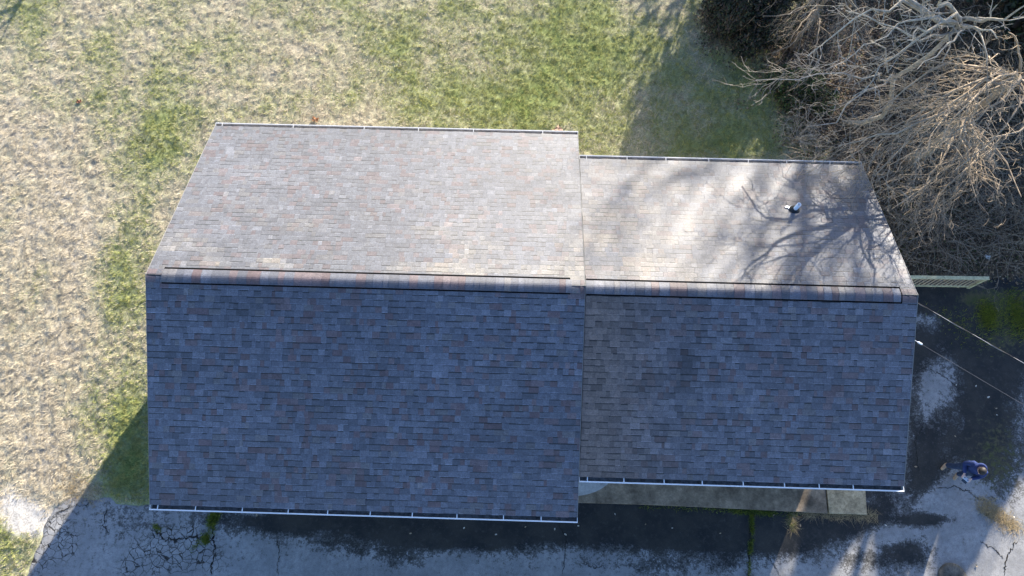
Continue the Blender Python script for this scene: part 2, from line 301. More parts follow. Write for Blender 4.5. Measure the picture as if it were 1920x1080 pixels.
# ------------------------------------------------------------------ house
house = empty('house', (0, 0, 0), 'long two part house with grey shingle gable roofs and white gutters', 'house')
PAL = np.array([(.175, .19, .215), (.15, .16, .185), (.125, .132, .152), (.095, .10, .118), (.20, .21, .23), (.165, .14, .135), (.13, .105, .10), (.19, .18, .165)])
PAL = (PAL.mean(0) + (PAL - PAL.mean(0)) * np.array([.66, .62, .64])) * np.array([.505, .515, .56])
PAL[5] *= (1.12, .95, .93); PAL[6] *= (1.12, .88, .86)
PW = np.array([.25, .20, .14, .08, .09, .10, .07, .05])
def shingle_slope(name, x0, x1, W, ze, sgn, S, seed, stain_or_tint, label):
    rg = np.random.default_rng(seed); ca, sa = math.cos(ANG), math.sin(ANG); expo = .1432
    V = []; Fq = []; Cc = []; nrow = int(S / expo + .3)
    def P(u, v, h): return (u, sgn * (W - v * ca + h * sa), ze + v * sa + h * ca)
    def put(u0, u1, v0, v1, h, col):
        j = rg.normal(0, .002); thin = h < .009; vb = v0 + j; v2 = vb + .011; v3 = v1 - .02 - (rg.uniform(.018, .032) if thin else .011)
        def hh(v): return h + (.001 - h) * (v - vb) / (v1 - vb)
        kb = rg.choice([1.0, 1.35, 1.9], p=[.4, .35, .25])
        for qa, cf in ((((u0, vb, -.004), (u1, vb, -.004), (u1, vb, h), (u0, vb, h)), .35), (((u0, vb, h), (u1, vb, h), (u1, v2, hh(v2)), (u0, v2, hh(v2))), kb),
                       (((u0, v2, hh(v2)), (u1, v2, hh(v2)), (u1, v3, hh(v3)), (u0, v3, hh(v3))), 1.0), (((u0, v3, hh(v3)), (u1, v3, hh(v3)), (u1, v1, .001), (u0, v1, .001)), .22 if thin else .48),
                       (((u0, vb, h), (u0, v1, .001), (u0, v1, -.004), (u0, vb, -.004)), .5), (((u1, vb, -.004), (u1, v1, -.004), (u1, v1, .001), (u1, vb, h)), .5)):
            n = len(V)
            for q in qa: V.append(P(*q)); Cc.append(col * cf)
            f = (0, 1, 2, 3); Fq.append([n + i for i in (f if sgn < 0 else f[::-1])])
    for r in range(nrow):
        v0 = r * expo; v1 = min(v0 + expo + .02, S) if r < nrow - 1 else S - .005; u = x0 + rg.uniform(0, .01); first = True
        while u < x1 - 1e-4:
            wd = rg.choice([.07, .10, .13, .165, .21, .28], p=[.1, .2, .22, .22, .16, .1]) * rg.uniform(.9, 1.1)
            u1 = min(u + wd, x1)
            if x1 - u1 < .05: u1 = x1
            thick = rg.random() < .5
            c = PAL[rg.choice(len(PAL), p=PW / PW.sum())] * (1.07 if thick else .93) * rg.uniform(.93, 1.07)
            if sgn > 0: c = (PAL.mean(0) + (c - PAL.mean(0)) * .55) * np.array([.975, 1.0, .95])      # rear slopes: sun sheen painted in as a flatter, more even tone
            um, vm = (u + u1) / 2, v0 + expo / 2
            c = stain_or_tint(c, um, vm, rg)
            if rg.random() < .035: c = c * 1.18 + .008
            put(u if first else u + .0015, u1, v0, v1, .0115 if thick else .0060, c); u = u1; first = False
    me = mesh_np(name, np.array(V), np.array(Fq), M_shingle, np.array(Cc), False)
    o = link(name, me, house); o['label'] = label
    return o
def st_main(c, u, v, rg):
    f = .86 + .28 * float(fbm(u, v, 1.6, 3, 101)); c = c * f
    k = float(fbm(u * .4, v, .5, 3, 105)); c = c * (1 + .18 * max(0, k - .62) * 5 * .5)
    return c
def blot(u, v, L):
    return sum(a * math.exp(-((u - x) / rx) ** 2 - ((v - y) / ry) ** 2) for x, y, rx, ry, a in L)
def st_front(c, u, v, rg):
    c = st_main(c, u, v, rg); c = c * (1 - .5 * min(1, blot(u, v, [(-7.55, 4.6, .35, .18, .8), (-8.9, 3.2, .1, .3, .8), (-8.2, 4.3, .3, .08, .5)])))
    return c
def st_back(c, u, v, rg):
    c = st_main(c, u, v, rg); a = float(fbm(u * .45, v, .6, 4, 131)); b = min(1, .9 * math.exp(-((v - 5.3) / 1.7) ** 2)); wv = max(0, min(.8, (a - .5) * 5)) * b * rg.uniform(.3, 1)
    return c * (1 - wv) + np.array([.17, .155, .128]) * wv * 1.0
def st_wingf(c, u, v, rg):
    c = st_main(c, u, v, rg) * 1.02; b = math.exp(-(u / 1.7) ** 2) * .9 + .10
    c = c * (1 - b) + c.mean() * np.array([1.32, 1.02, .86]) * b  # tint turns browner towards the larger roof
    n = float(fbm(u, v, .5, 3, 141)); d = min(1, blot(u, v, [(2.3, 2.75, .22, .45, 1), (1.35, 2.05, .3, .2, .7), (.95, 3.45, .3, .2, .5), (2.2, 2.1, .35, .25, .6), (1.9, 3.9, .5, .15, .35), (.7, 1.3, .3, .2, .5)])) * (.45 + n * .9)
    c = c * (1 - .6 * min(1, d))
    if rg.random() < .18: c = c + .03 * min(1, blot(u, v, [(3.0, 3.3, .5, .3, 1), (4.5, 1.2, 1.2, .5, .6), (1.8, 1.75, .6, .2, .9)])) * rg.uniform(.3, 1)
    return c
def st_wingb(c, u, v, rg):
    c = st_main(c, u, v, rg); b = min(1, math.exp(-((u - .6) / 2.2) ** 2) * (.35 + .5 * (v / 4.3))); n = max(0, min(1, (float(fbm(u, v, .35, 3, 151)) - .35) * 2.2))
    b *= n; return c * (1 - b) + np.array([.17, .148, .118]) * b
S1 = WM / math.cos(ANG); S2 = WW / math.cos(ANG)
roof = shingle_slope('roof', -LM, 0, WM, ZE, -1, S1, 1, st_front, 'front slope of the larger roof, blue grey shingles in shade')
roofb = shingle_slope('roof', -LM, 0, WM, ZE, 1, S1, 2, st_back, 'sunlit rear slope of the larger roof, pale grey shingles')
wroof = shingle_slope('roof', .012, LW, WW, ZEW, -1, S2, 3, st_wingf, 'front slope of the narrower roof with dark stained shingles, browner beside the larger roof')
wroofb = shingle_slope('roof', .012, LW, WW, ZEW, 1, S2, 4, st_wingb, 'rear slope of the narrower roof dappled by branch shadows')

def ridge(x0, x1, zr, seed, parent, vx0, vx1):
    """rounded cap shingles, raised by a black vent between vx0 and vx1"""
    rg = np.random.default_rng(seed); m = MB(); u = x0
    while u < x1 - .001:
        u1 = min(u + rg.uniform(.13, .24), x1)
        if x1 - u1 < .08: u1 = x1
        c = PAL[rg.choice(len(PAL), p=[.14, .16, .18, .14, .06, .17, .12, .03])] * rg.uniform(.78, 1.05)
        up = .030 if vx0 - .02 < (u + u1) / 2 < vx1 else .010; hw = .158; n = 8; V = []
        tl = rg.uniform(.004, .008)
        for x, dz in ((u + .001, tl), (u1 + .004, .0)):
            for i in range(n + 1):
                t = -1 + 2 * i / n; y = t * hw; base = zr - PIT * math.sqrt(y * y + .055 ** 2) + PIT * .01
                V.append((x, y, base + up + dz))
            for i in range(n + 1):
                t = -1 + 2 * i / n; y = t * hw; base = zr - PIT * math.sqrt(y * y + .055 ** 2) + PIT * .01
                V.append((x, y, base + up + dz - .007))
        k = n + 1; Fq = []
        for i in range(n):
            Fq.append((i, 2 * k + i, 2 * k + i + 1, i + 1)); Fq.append((i, i + 1, k + i + 1, k + i))
        Fq += [(0, k, 3 * k, 2 * k), (n, 2 * k + n, 3 * k + n, k + n)]
        m.add(V, Fq, 0, tuple(c)); u = u1
    o = m.build('ridge_cap', M_shingle, parent, False, True)
    b = MB(); n = 8; V = []
    for x in (vx0, vx1):
        for i in range(n + 1):
            t = -1 + 2 * i / n; y = t * (.21 if t > 0 else .182); V.append((x, y, zr - PIT * math.sqrt(y * y + .055 ** 2) + .022))
        for i in range(n + 1):
            t = -1 + 2 * i / n; y = t * (.21 if t > 0 else .182); V.append((x, y, zr - PIT * math.sqrt(y * y + .055 ** 2) - .02))
    k = n + 1; Fq = []
    for i in range(n): Fq += [(i, 2 * k + i, 2 * k + i + 1, i + 1)]
    Fq += [(0, k, 3 * k, 2 * k), (n, 2 * k + n, 3 * k + n, k + n), tuple(range(k)) + tuple(range(2 * k - 1, k - 1, -1)), tuple(range(3 * k - 1, 2 * k - 1, -1)) + tuple(range(3 * k, 4 * k))]
    b.add(V, Fq); b.build('ridge_vent', M_black, parent)
ridge(-LM + .005, 0, ZR, 5, roof, -LM + .36, -.33)
ridge(.014, LW - .005, ZRW, 6, wroof, .03, LW - .34)

# drip edges, fascia, soffit
def rake(x, W, ze, zr, out, parent):
    m = MB()
    for sg in (-1, 1):
        a = Vector((x, sg * W, ze)); b = Vector((x, 0, zr)); n = Vector((0, sg * math.sin(ANG), math.cos(ANG)))
        V = []
        for p in (a, b):
            for dx, h in ((-.006, .0125), (.004, .0125), (.004, -.05), (-.006, -.05)): V.append(p + Vector((out * dx, 0, 0)) + n * h)
        m.add(V, [(0, 1, 5, 4), (1, 2, 6, 5), (2, 3, 7, 6), (3, 0, 4, 7), (0, 3, 2, 1), (4, 5, 6, 7)])
    m.build('drip_edge', M_trim, parent)
rake(-LM, WM, ZE, ZR, -1, house); rake(0, WM, ZE, ZR, 1, house); rake(LW, WW, ZEW, ZRW, 1, house)
def deck(x0, x1, W, ze, zr):
    m = MB(); t = .13
    V = [(x, y, z - d) for x in (x0, x1) for (y, z) in ((-W + .005, ze), (0, zr), (W - .005, ze)) for d in (.008, t)]
    m.add(V, [(0, 2, 8, 6), (2, 4, 10, 8), (1, 7, 9, 3), (3, 9, 11, 5), (0, 6, 7, 1), (4, 5, 11, 10), (0, 1, 3, 2), (2, 3, 5, 4), (6, 8, 9, 7), (8, 10, 11, 9)])
    m.build('fascia', M_trim, house)
deck(-LM + .006, -.006, WM, ZE, ZR); deck(.02, LW - .006, WW, ZEW, ZRW)
def gutter(x0, x1, W, ze, sg, label, step, seed):
    rg = random.Random(seed); m = MB(); y0 = W - .004; wd = .125; zt = ze - .018; d = .11; t = .003
    def face(pts, mi):     # extrude a cross-section polyline pair along x
        for a, b in zip(pts[:-1], pts[1:]):
            m.add([(x0, sg * a[0], a[1]), (x1, sg * a[0], a[1]), (x1, sg * b[0], b[1]), (x0, sg * b[0], b[1])], [(0, 1, 2, 3)], mi)
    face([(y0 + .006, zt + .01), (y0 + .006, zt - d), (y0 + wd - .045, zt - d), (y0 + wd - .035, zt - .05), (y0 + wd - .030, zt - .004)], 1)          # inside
    face([(y0 + wd - .030, zt - .004), (y0 + wd - .028, zt), (y0 + wd, zt), (y0 + wd + .001, zt - .02), (y0 + wd - .02, zt - .06), (y0 + wd - .035, zt - d - .004), (y0 + .002, zt - d - .004), (y0 + .002, zt - .02)], 0)
    for x in (x0, x1):
        m.add([(x - .006, sg * (y0), zt - d), (x - .006, sg * (y0 + wd), zt - d), (x - .006, sg * (y0 + wd), zt + .001), (x - .006, sg * y0, zt + .001), (x + .006, sg * y0, zt - d), (x + .006, sg * (y0 + wd), zt - d), (x + .006, sg * (y0 + wd), zt + .001), (x + .006, sg * y0, zt + .001)],
              [(0, 1, 2, 3), (7, 6, 5, 4), (3, 2, 6, 7), (1, 5, 6, 2), (0, 3, 7, 4), (0, 4, 5, 1)], 0)
    g_ = m.build('gutter', [M_white, M_dirty] if sg < 0 else [M_dull, M_sunin], house); g_['label'] = label
    x = x0 + .18; proto = None
    while x < x1 - .15:
        if proto is None:
            h = MB(); h.box((-.011, sg * (y0 - .01) if sg > 0 else -(y0 + wd - .02), zt - .004), (.011, sg * (y0 + wd - .02) if sg > 0 else -(y0 - .01), zt + .002)); proto = h.build('hanger', M_white if sg < 0 else M_dull, g_); proto.location = (x, 0, 0)
        else:
            q = proto.copy(); C.objects.link(q); q.parent = g_; q.location = (x, 0, 0)
        x += step * rg.uniform(.85, 1.15)
    # debris lying in the trough
    dbr = MB()
    for k in range(int((x1 - x0) * 5)):
        xx = rg.uniform(x0 + .05, x1 - .05); yy = y0 + rg.uniform(.03, .075); s = rg.uniform(.01, .03)
        dbr.add([(xx - s, sg * (yy - .012), zt - d + .02), (xx + s, sg * (yy - .008), zt - d + .03), (xx + s * .6, sg * (yy + .014), zt - d + .03)], [(0, 1, 2)], 0, (.12, .09, .06) if rg.random() < .7 else (.3, .28, .22))
    dbr.build('leaf_debris', M_leaf, g_, False, True)['kind'] = 'stuff'
    return g_
gf = gutter(-LM, 0, WM, ZE, -1, 'white gutter along the front eave of the larger roof', .98, 1)
gutter(-LM, 0, WM, ZE, 1, 'white gutter along the rear eave of the larger roof', 1.7, 2)
gutter(.02, LW, WW, ZEW, -1, 'white gutter along the front eave of the narrower roof', .9, 3)
gutter(.02, LW, WW, ZEW, 1, 'white gutter along the rear eave of the narrower roof', 1.15, 4)
m = MB(); m.box((-LM + .22, -WM - .075, ZE - .5), (-LM + .30, -WM - .015, ZE - .13)); m.box((-LM + .22, -WM + .21, .2), (-LM + .30, -WM + .27, ZE - .62))
m.bar((-LM + .26, -WM - .045, ZE - .48), (-LM + .26, -WM + .24, ZE - .66), .08, .06, up=(1, 0, 0)); m.build('downspout', M_white, house)

# walls with window and door openings filled by frames
def block(x0, x1, W, ze, zr, name):
    y = W - .42; zt = ze - .09; m = MB(); zg = zr - .14 - PIT * 0
    def course(pts):  m.add(pts, [tuple(range(len(pts)))])
    for sg in (-1, 1): course([(x0, sg * y, -.1), (x1, sg * y, -.1), (x1, sg * y, zt + PIT * .42), (x0, sg * y, zt + PIT * .42)])
    for x in (x0, x1): course([(x, -y, -.1), (x, y, -.1), (x, y, zt + PIT * .42), (x, 0, zr - .15), (x, -y, zt + PIT * .42)])
    for sg in (-1, 1):            # lap siding courses
        z = .35
        while z < zt + .1:
            m.box((x0 - .01, sg * y - .012, z), (x1 + .01, sg * y + .012, z + .012)); z += .16
    return m.build('wall', M_brick, house)
block(-LM + .16, -.16, WM, ZE, ZR, 'wall'); block(-.15, LW - .16, WW, ZEW, ZRW, 'wall')
def window(x, y, z, wd, ht, ax):
    f = MB(); s = .07
    def bx(a, b, c, d, dep, mi=0, mb=f):
        if ax == 'y-': mb.box((x + a, y - dep, z + c), (x + b, y + .02, z + d), mi)
        elif ax == 'x-': mb.box((x - dep, y + a, z + c), (x + .02, y + b, z + d), mi)
        else: mb.box((x - .02, y + a, z + c), (x + dep, y + b, z + d), mi)
    h = wd / 2
    bx(-h - s, -h, 0, ht, .04); bx(h, h + s, 0, ht, .04); bx(-h - s, h + s, ht, ht + s, .045); bx(-h - s - .03, h + s + .03, -s, 0, .06); bx(-h, h, ht / 2 - .02, ht / 2 + .02, .03)
    o = f.build('window', M_trim, house); p = MB(); bx(-h, h, 0, ht, .018, 0, p); p.build('pane', M_glass, o)
for yy in (-2.3, 2.3): window(-LM + .16, yy, 1.0, .9, 1.3, 'x-')
for xx in (-7.6, -2.2): window(xx, -WM + .42, 3.0, .95, 1.2, 'y-')
for xx in (3.0, 5.6): window(xx, -WW + .42, 1.1, .95, 1.3, 'y-')
window(LW - .16, -1.6, 1.1, .9, 1.3, 'x+')
d_ = MB(); d_.box((.55, -WW + .36, .22), (1.47, -WW + .425, 2.25)); d_.box((.65, -WW + .35, 1.3), (1.37, -WW + .365, 2.1)); d_.box((.65, -WW + .35, .4), (1.37, -WW + .365, 1.1)); do = d_.build('door', M_door, house)
hd = MB(); hd.tube([(1.38, -WW + .36, 1.2), (1.38, -WW + .30, 1.2), (1.30, -WW + .30, 1.2)], .012, 6); hd.build('handle', M_black, do)

# vent pipe on the wing roof
pb = Vector((5.21, 2.42, ZRW - PIT * 2.42)); pn = Vector((0, math.sin(ANG), math.cos(ANG)))
m = MB(); m.lathe([(.05, -.05), (.05, .33), (.041, .332), (.041, .2)], pb, 14); vp = m.build('vent_pipe', M_pvc, house, True); vp['label'] = 'white vent pipe in a black rubber collar'
q = pn.to_track_quat('Z', 'Y').to_matrix().to_4x4(); m = MB()
mm = MB(); mm.lathe([(.135, .012), (.128, .03), (.085, .07), (.056, .10), (.052, .10)], (0, 0, 0), 18)
m.add([Matrix.Translation(pb) @ q @ Vector(p) for p in mm.v], mm.f); m.build('pipe_boot', M_rubber, vp, True)
m = MB(); o0 = pb + Vector((-.12, .06 , -PIT * .06)) + pn * .014
pts = [(-.09, .03), (-.03, .055), (.02, .03), (.06, .06), (.10, .03), (.05, -.02), (.0, -.07), (-.03, -.01), (-.08, -.01)]
rot = pn.to_track_quat('Z', 'Y').to_matrix(); ex = Vector((1, 0, 0)); ey = pn.cross(ex)
V = [o0 + ex * a + ey * b_2 for a, b_2 in pts]; m.add(V + [p + pn * .012 for p in V], [tuple(range(9, 18))] + [(i, (i + 1) % 9, 9 + (i + 1) % 9, 9 + i) for i in range(9)]); m.build('sealant_patch', M_pvc, vp)

# ------------------------------------------------------------------ walkway and step
def slab(name, poly, z0, z1, mt, label, cat):
    n = len(poly); V = [(p[0], p[1], z) for z in (z0, z1) for p in poly]
    me = mesh_np(name, np.array(V), [list(range(n, 2 * n))] + [[i, (i + 1) % n, n + (i + 1) % n, n + i] for i in range(n)], mt)
    o = link(name, me); tag(o, label, cat, kind='structure')
    bv = o.modifiers.new('b', 'BEVEL'); bv.width = .012; bv.segments = 2; bv.limit_method = 'ANGLE'
    return o
ZW = .10
fr = [at(u, v, ZW) for u, v in ((1060, 942), (1200, 946), (1340, 952), (1480, 959), (1552, 963))]
wy = -WW + .46
slab('walkway', [(fr[0][0] - .3, fr[0][1])] + [tuple(p[:2]) for p in fr] + [(fr[-1][0] - .02, wy), (fr[0][0] - .3, wy)][0:2], -.1, ZW, M_conc, 'raised concrete walkway slab along the front of the narrower block', 'walkway')
M_conc3 = mat('walkway_end_concrete', (.38, .30, .18), .92, .2, noise=[(2.6, .45, 1.3), (9, .6, 1.25), (30, .8, 1.2)], bump=(60, .4, .005))
a = at(1555, 963, ZW); b = at(1626, 965, ZW); slab('walkway', [(a[0], a[1]), (b[0], b[1]), (b[0] + .05, wy), (a[0], wy)], -.1, ZW, M_conc3, 'brown stained end slab of the concrete walkway', 'walkway')
cx, cy = at(1085, 893, .2)[:2]; cx -= .25; rr = at(1153, 897, .2)[0] - cx
slab('step', [(cx - .6, wy), (cx + rr, wy)] + [(cx + rr * math.cos(t), cy + .25 - rr * math.sin(t) * .62) for t in np.linspace(0, math.pi / 2, 14)] + [(cx - .6, cy + .25 - rr * .62)], .02, .2, M_conc2, 'quarter round pale concrete step at the inner corner', 'step')

# ------------------------------------------------------------------ grass, weeds, litter
def blades(n, x, y, z, L, wd, lean, col, az=None, curl=True):
    az = rng.uniform(0, 2 * math.pi, n) if az is None else az
    d = np.stack([np.cos(az) * np.sin(lean), np.sin(az) * np.sin(lean), np.cos(lean)], 1); pz = az + math.pi / 2 + rng.normal(0, .5, n)
    s = np.stack([np.cos(pz), np.sin(pz), np.zeros(n)], 1) * (wd / 2)[:, None]; p = np.stack([x, y, z], 1)
    V = np.stack([p - s, p + s, p + d * L[:, None]], 1).reshape(-1, 3); F = np.arange(3 * n).reshape(-1, 3)
    return V, F, np.repeat(col, 3, 0)
N = 850000
u = rng.uniform(-30, 1560, N); v = rng.uniform(-40, 1120, N)
d = (np.stack([(u - 960) / FPX, -(v - 540) / FPX, -np.ones(N)], 1)) @ RM.T; P = CAM + d * (-CAM[2] / d[:, 2])[:, None]; x, y = P[:, 0], P[:, 1]
keep = (sdist(x, y) < -.01 + rng.uniform(-.05, .04, N)) & ~((x > -LM + .2) & (x < LW - .2) & (np.abs(y) < 4.4)) & (litter(x, y) < rng.uniform(.3, .7, N)) & (bare(x, y) < rng.uniform(.35, .9, N))
keep &= ~((x > -9.4) & (x < LW) & (y < 3.5) & (y > -4.4)); x, y = x[keep], y[keep]; n = len(x)
# pull blades together into tufts
jx = (fbm(x, y, .16, 2, 61) - .5) * .16; jy = (fbm(x, y, .16, 2, 62) - .5) * .16; x = x + jx; y = y + jy
g = green(x, y); isg = (rng.random(n) < sstep(.22, .78, g)); t = rng.random(n)[:, None]; shade = (.83 + .34 * fbm(x, y, .3, 2, 66))[:, None]
col = np.where(isg[:, None], GRN * (1 - t) + GRN2 * t, DRY * (1 - t) + DRY2 * t) * shade * rng.uniform(.82, 1.2, n)[:, None]
lean = np.where(isg, rng.uniform(.3, 1.25, n), rng.uniform(.75, 1.5, n)); L = np.where(isg, rng.uniform(.05, .13, n), rng.uniform(.05, .15, n)) * (.7 + .7 * fbm(x, y, .5, 2, 67))
az = fbm(x, y, .22, 2, 63) * 14 + rng.normal(0, .7, n)
V, F, cc = blades(n, x, y, ground_z(x, y) - .004, L, rng.uniform(.008, .018, n), lean, np.clip(col, .004, .6), az)
gr = link('grass', mesh_np('grass', V, F, M_grass, cc)); tag(gr, 'tufts of straw coloured and green grass covering the lawn', 'grass', kind='stuff')

def px_pts(L, n):
    """n random ground points round pixel-located strips (u0,v0,u1,v1,spread m)"""
    out = []
    ws = np.array([l[5] for l in L], float); ws /= ws.sum()
    for l, k in zip(L, rng.multinomial(n, ws)):
        t = rng.random(k); a = at(l[0], l[1]); b = at(l[2], l[3]); p = a[None] + t[:, None] * (b - a)[None] + np.concatenate([rng.normal(0, l[4], (k, 2)), np.zeros((k, 1))], 1); out.append(p)
    return np.concatenate(out)
W1 = [(1408, 962, 1410, 1000, .022, 1.1), (1410, 1010, 1405, 1040, .018, .5), (1405, 1050, 1403, 1085, .012, .25), (1370, 957, 1450, 962, .05, 1.6), (1330, 955, 1500, 966, .04, 1.0), (1200, 950, 1330, 955, .03, .35), (405, 962, 395, 985, .07, 2), (386, 1005, 386, 1016, .05, 1), (1480, 970, 1486, 990, .05, .4), (1850, 575, 1856, 610, .18, 3), (1905, 560, 1912, 620, .25, 4), (290, 985, 300, 993, .03, .3), (1700, 330, 1690, 480, .3, 4), (1770, 590, 1850, 640, .3, .7), (405, 990, 360, 1030, .04, .3)]
p = px_pts(W1, 12000); n = len(p); t = rng.random(n)[:, None]; col = (np.array([.07, .12, .02]) * (1 - t) + np.array([.19, .21, .035]) * t) * rng.uniform(.6, 1.3, n)[:, None] * np.where((p[:, 0] > 10)[:, None], np.array([1.35, 1.2, .9]), 1.0)
V1, F1, c1 = blades(n, p[:, 0], p[:, 1], p[:, 2] - .01, rng.uniform(.05, .16, n), rng.uniform(.008, .02, n), rng.uniform(.2, 1.2, n), col)
W2 = [(1500, 962, 1640, 968, .07, 3), (1840, 945, 1905, 990, .14, 4), (1565, 930, 1580, 955, .12, 1.5), (1484, 965, 1486, 992, .06, 1), (120, 900, 180, 930, .2, 2)]
p = px_pts(W2, 2600); n = len(p); t = rng.random(n)[:, None]; col = (np.array([.40, .31, .17]) * (1 - t) + np.array([.26, .19, .10]) * t) * rng.uniform(.6, 1.2, n)[:, None]
V2, F2, c2 = blades(n, p[:, 0], p[:, 1], p[:, 2] + rng.uniform(0, .03, n), rng.uniform(.10, .3, n), rng.uniform(.008, .014, n), rng.uniform(1.2, 1.55, n), col)
wd_ = link('weeds', mesh_np('weeds', np.concatenate([V1, V2]), np.concatenate([F1, F2 + len(V1)]), M_grass, np.concatenate([c1, c2]))); tag(wd_, 'weeds and dry straw growing along the walkway edge and driveway joints', 'weeds', kind='stuff')

def leaves(x, y, z, s, tilt, col):
    n = len(x); a = rng.uniform(0, 2 * math.pi, n); e1 = np.stack([np.cos(a), np.sin(a), rng.normal(0, 1, n) * tilt], 1); e2 = np.stack([-np.sin(a), np.cos(a), rng.normal(0, 1, n) * tilt], 1)
    e1 *= s[:, None]; e2 *= (s * .62)[:, None]; p = np.stack([x, y, z], 1)
    V = np.stack([p - e1, p - e2 * .9, p + e1 * 1.1, p + e2 * .9], 1).reshape(-1, 4, 3); V[:, 0, 2] += s * .25; V[:, 2, 2] += s * .25
    return V.reshape(-1, 3), np.arange(4 * n).reshape(-1, 4), np.repeat(col, 4, 0)
N = 110000; x = rng.uniform(4.5, 19, N); y = rng.uniform(2.4, 16, N); k = litter(x, y) > rng.uniform(.25, .6, N); k &= ~((x < LW) & (y < 4)); k &= (y > 2.75 + rng.normal(0, .2, N)); x, y = x[k], y[k]; n = len(x)
LP = np.array([(.13, .09, .055), (.20, .14, .085), (.085, .06, .04), (.30, .23, .15), (.05, .045, .03), (.06, .075, .025)]); col = LP[rng.choice(6, n, p=[.28, .22, .2, .07, .13, .10])] * rng.uniform(.7, 1.3, n)[:, None]
V, F, cc = leaves(x, y, np.maximum(ground_z(x, y), 0) + rng.uniform(.005, .05, n), rng.uniform(.02, .055, n), .45, col)
lf = link('leaf_litter', mesh_np('leaf_litter', V, F, M_leaf, cc)); tag(lf, 'brown fallen leaves covering the ground below the bare trees', 'leaf litter', kind='stuff')

# ------------------------------------------------------------------ trees
def curve(p0, p1, bow, n, rg, jit=.05):
    p0 = np.asarray(p0, float); p1 = np.asarray(p1, float); t = np.linspace(0, 1, n); L = np.linalg.norm(p1 - p0)
    P = p0[None] + t[:, None] * (p1 - p0)[None]; P = P + (np.sin(t * math.pi))[:, None] * np.asarray(bow)[None]
    nz = rg.normal(0, 1, (n, 3)); nz = np.cumsum(nz, 0); nz -= t[:, None] * nz[-1][None]; return P + nz * L * jit / math.sqrt(n)
def unit(v): return v / (np.linalg.norm(v) + 1e-9)
def sprout(mb, P, r0, lvl, rg, cfg, mi=0, top=None):
    """side branches along a path; lvl counts down"""
    if lvl == 0: return
    n = len(P); L = np.linalg.norm(np.diff(P, axis=0), axis=1).sum()
    k = max(1, int(cfg['dens'][lvl] * L))
    for _ in range(k):
        t = rg.uniform(cfg['t0'], 1.0); i = min(int(t * (n - 1)), n - 2); f = t * (n - 1) - i; p = P[i] * (1 - f) + P[i + 1] * f; d = unit(P[i + 1] - P[i])
        a = unit(np.cross(d, rg.normal(0, 1, 3))); ang = R(rg.uniform(*cfg['ang'])); q = d * math.cos(ang) + a * math.sin(ang) + np.array(cfg['bias'])
        q = unit(q); l = L * rg.uniform(*cfg['len']) * (1.15 - .55 * t); l = max(l, cfg['lmin'])
        r = max(cfg['rmin'], r0 * (1 - .75 * t) * cfg['rf']); m = 5 if lvl > 1 else 4
        Q = curve(p, p + q * l, unit(rg.normal(0, 1, 3)) * l * cfg['bow'] + np.array([0, 0, cfg['arch'] * l]), m, rg, cfg['jit'])
        (top or mb).tube(Q, (.72 if top else 1.0) * np.linspace(r, max(cfg['rmin'] * .7, r * .45), m), 3 if r < .02 else 5, mi, caps=False)
        sprout(mb, Q, r, lvl - 1, rg, cfg, mi)
def make_tree(base, hubs, limbs, r, bark, label, cat, cfg, seed, levels=3, name='bare_tree', group=None, twig=None):
    """hubs: points up the trunk; limbs: list of (hub index, end point, radius)"""
    rg = np.random.default_rng(seed); base = np.asarray(base, float); o = empty(name, tuple(base), label, cat, group)
    T = MB(); Cn = MB(); pts = [base - [0, 0, .1]] + [np.asarray(h, float) for h in hubs]
    full = [pts[0]]
    for a, b in zip(pts[:-1], pts[1:]): full += list(curve(a, b, rg.normal(0, .05, 3) * np.linalg.norm(b - a), 5, rg, .02)[1:])
    full = np.array(full); rad = np.linspace(r, r * .55, len(full)); rad[0] *= 1.35
    T.tube(full - base, rad, 9)
    for hi, e, lr in limbs:
        h = pts[hi + 1]; e = np.asarray(e, float); L = np.linalg.norm(e - h); P = curve(h, e, rg.normal(0, .08, 3) * L + np.array([0, 0, cfg.get('larch', .1) * L]), 9, rg, cfg.get('ljit', .06))
        T.tube(P - base, np.linspace(lr, max(.010, lr * .22), 9), 6, caps=False)
        sprout(Cn, P - base, lr, levels, rg, cfg, 0, T)
    T.build('trunk', bark, o, True); Cn.build('crown', twig or bark, o)
    return o
CF1 = dict(dens={3: 2.1, 2: 2.5, 1: 2.8}, t0=.12, ang=(22, 62), bias=(-.06, -.05, .12), len=(.28, .55), lmin=.18, rmin=.0065, rf=.62, bow=.12, arch=.04, jit=.09, larch=.06, ljit=.10)
h1 = at(1797, 47, 7.3)
E1 = [(1677, 0, 7.4, .10), (1640, 78, 6.8, .07), (1514, 105, 5.2, .075), (1600, 180, 5.0, .055), (1925, 8, 7.6, .08), (1780, -70, 8.4, .10), (1585, 20, 6.6, .05), (1700, 75, 7.4, .06), (1766, 118, 6.2, .05), (1720, 130, 6.6, .045), (1850, 120, 6.6, .05), (1418, 150, 3.6, .045), (1512, 236, 3.8, .045), (1870, 70, 7.0, .05), (1550, 130, 4.6, .04)]
t1 = make_tree((h1[0] + .6, h1[1] + 1.7, 0), [h1 + [.25, .8, -3.4], h1], [(1, at(u, v, z + 1.3), r * .68) if z > 4.8 else (0, at(u, v, z + .8), r * .7) for u, v, z, r in E1], .085, M_bark1, 'bare pale grey tree with thick crooked limbs at the upper right', 'tree', CF1, 3, twig=M_twig1)
CF2 = dict(dens={3: 2.4, 2: 2.8, 1: 3.0}, t0=.10, ang=(14, 56), bias=(-.12, -.10, -.06), len=(.30, .55), lmin=.16, rmin=.0046, rf=.6, bow=.18, arch=-.03, jit=.17, larch=.10, ljit=.05)
h2 = at(1912, 145, 6.3)
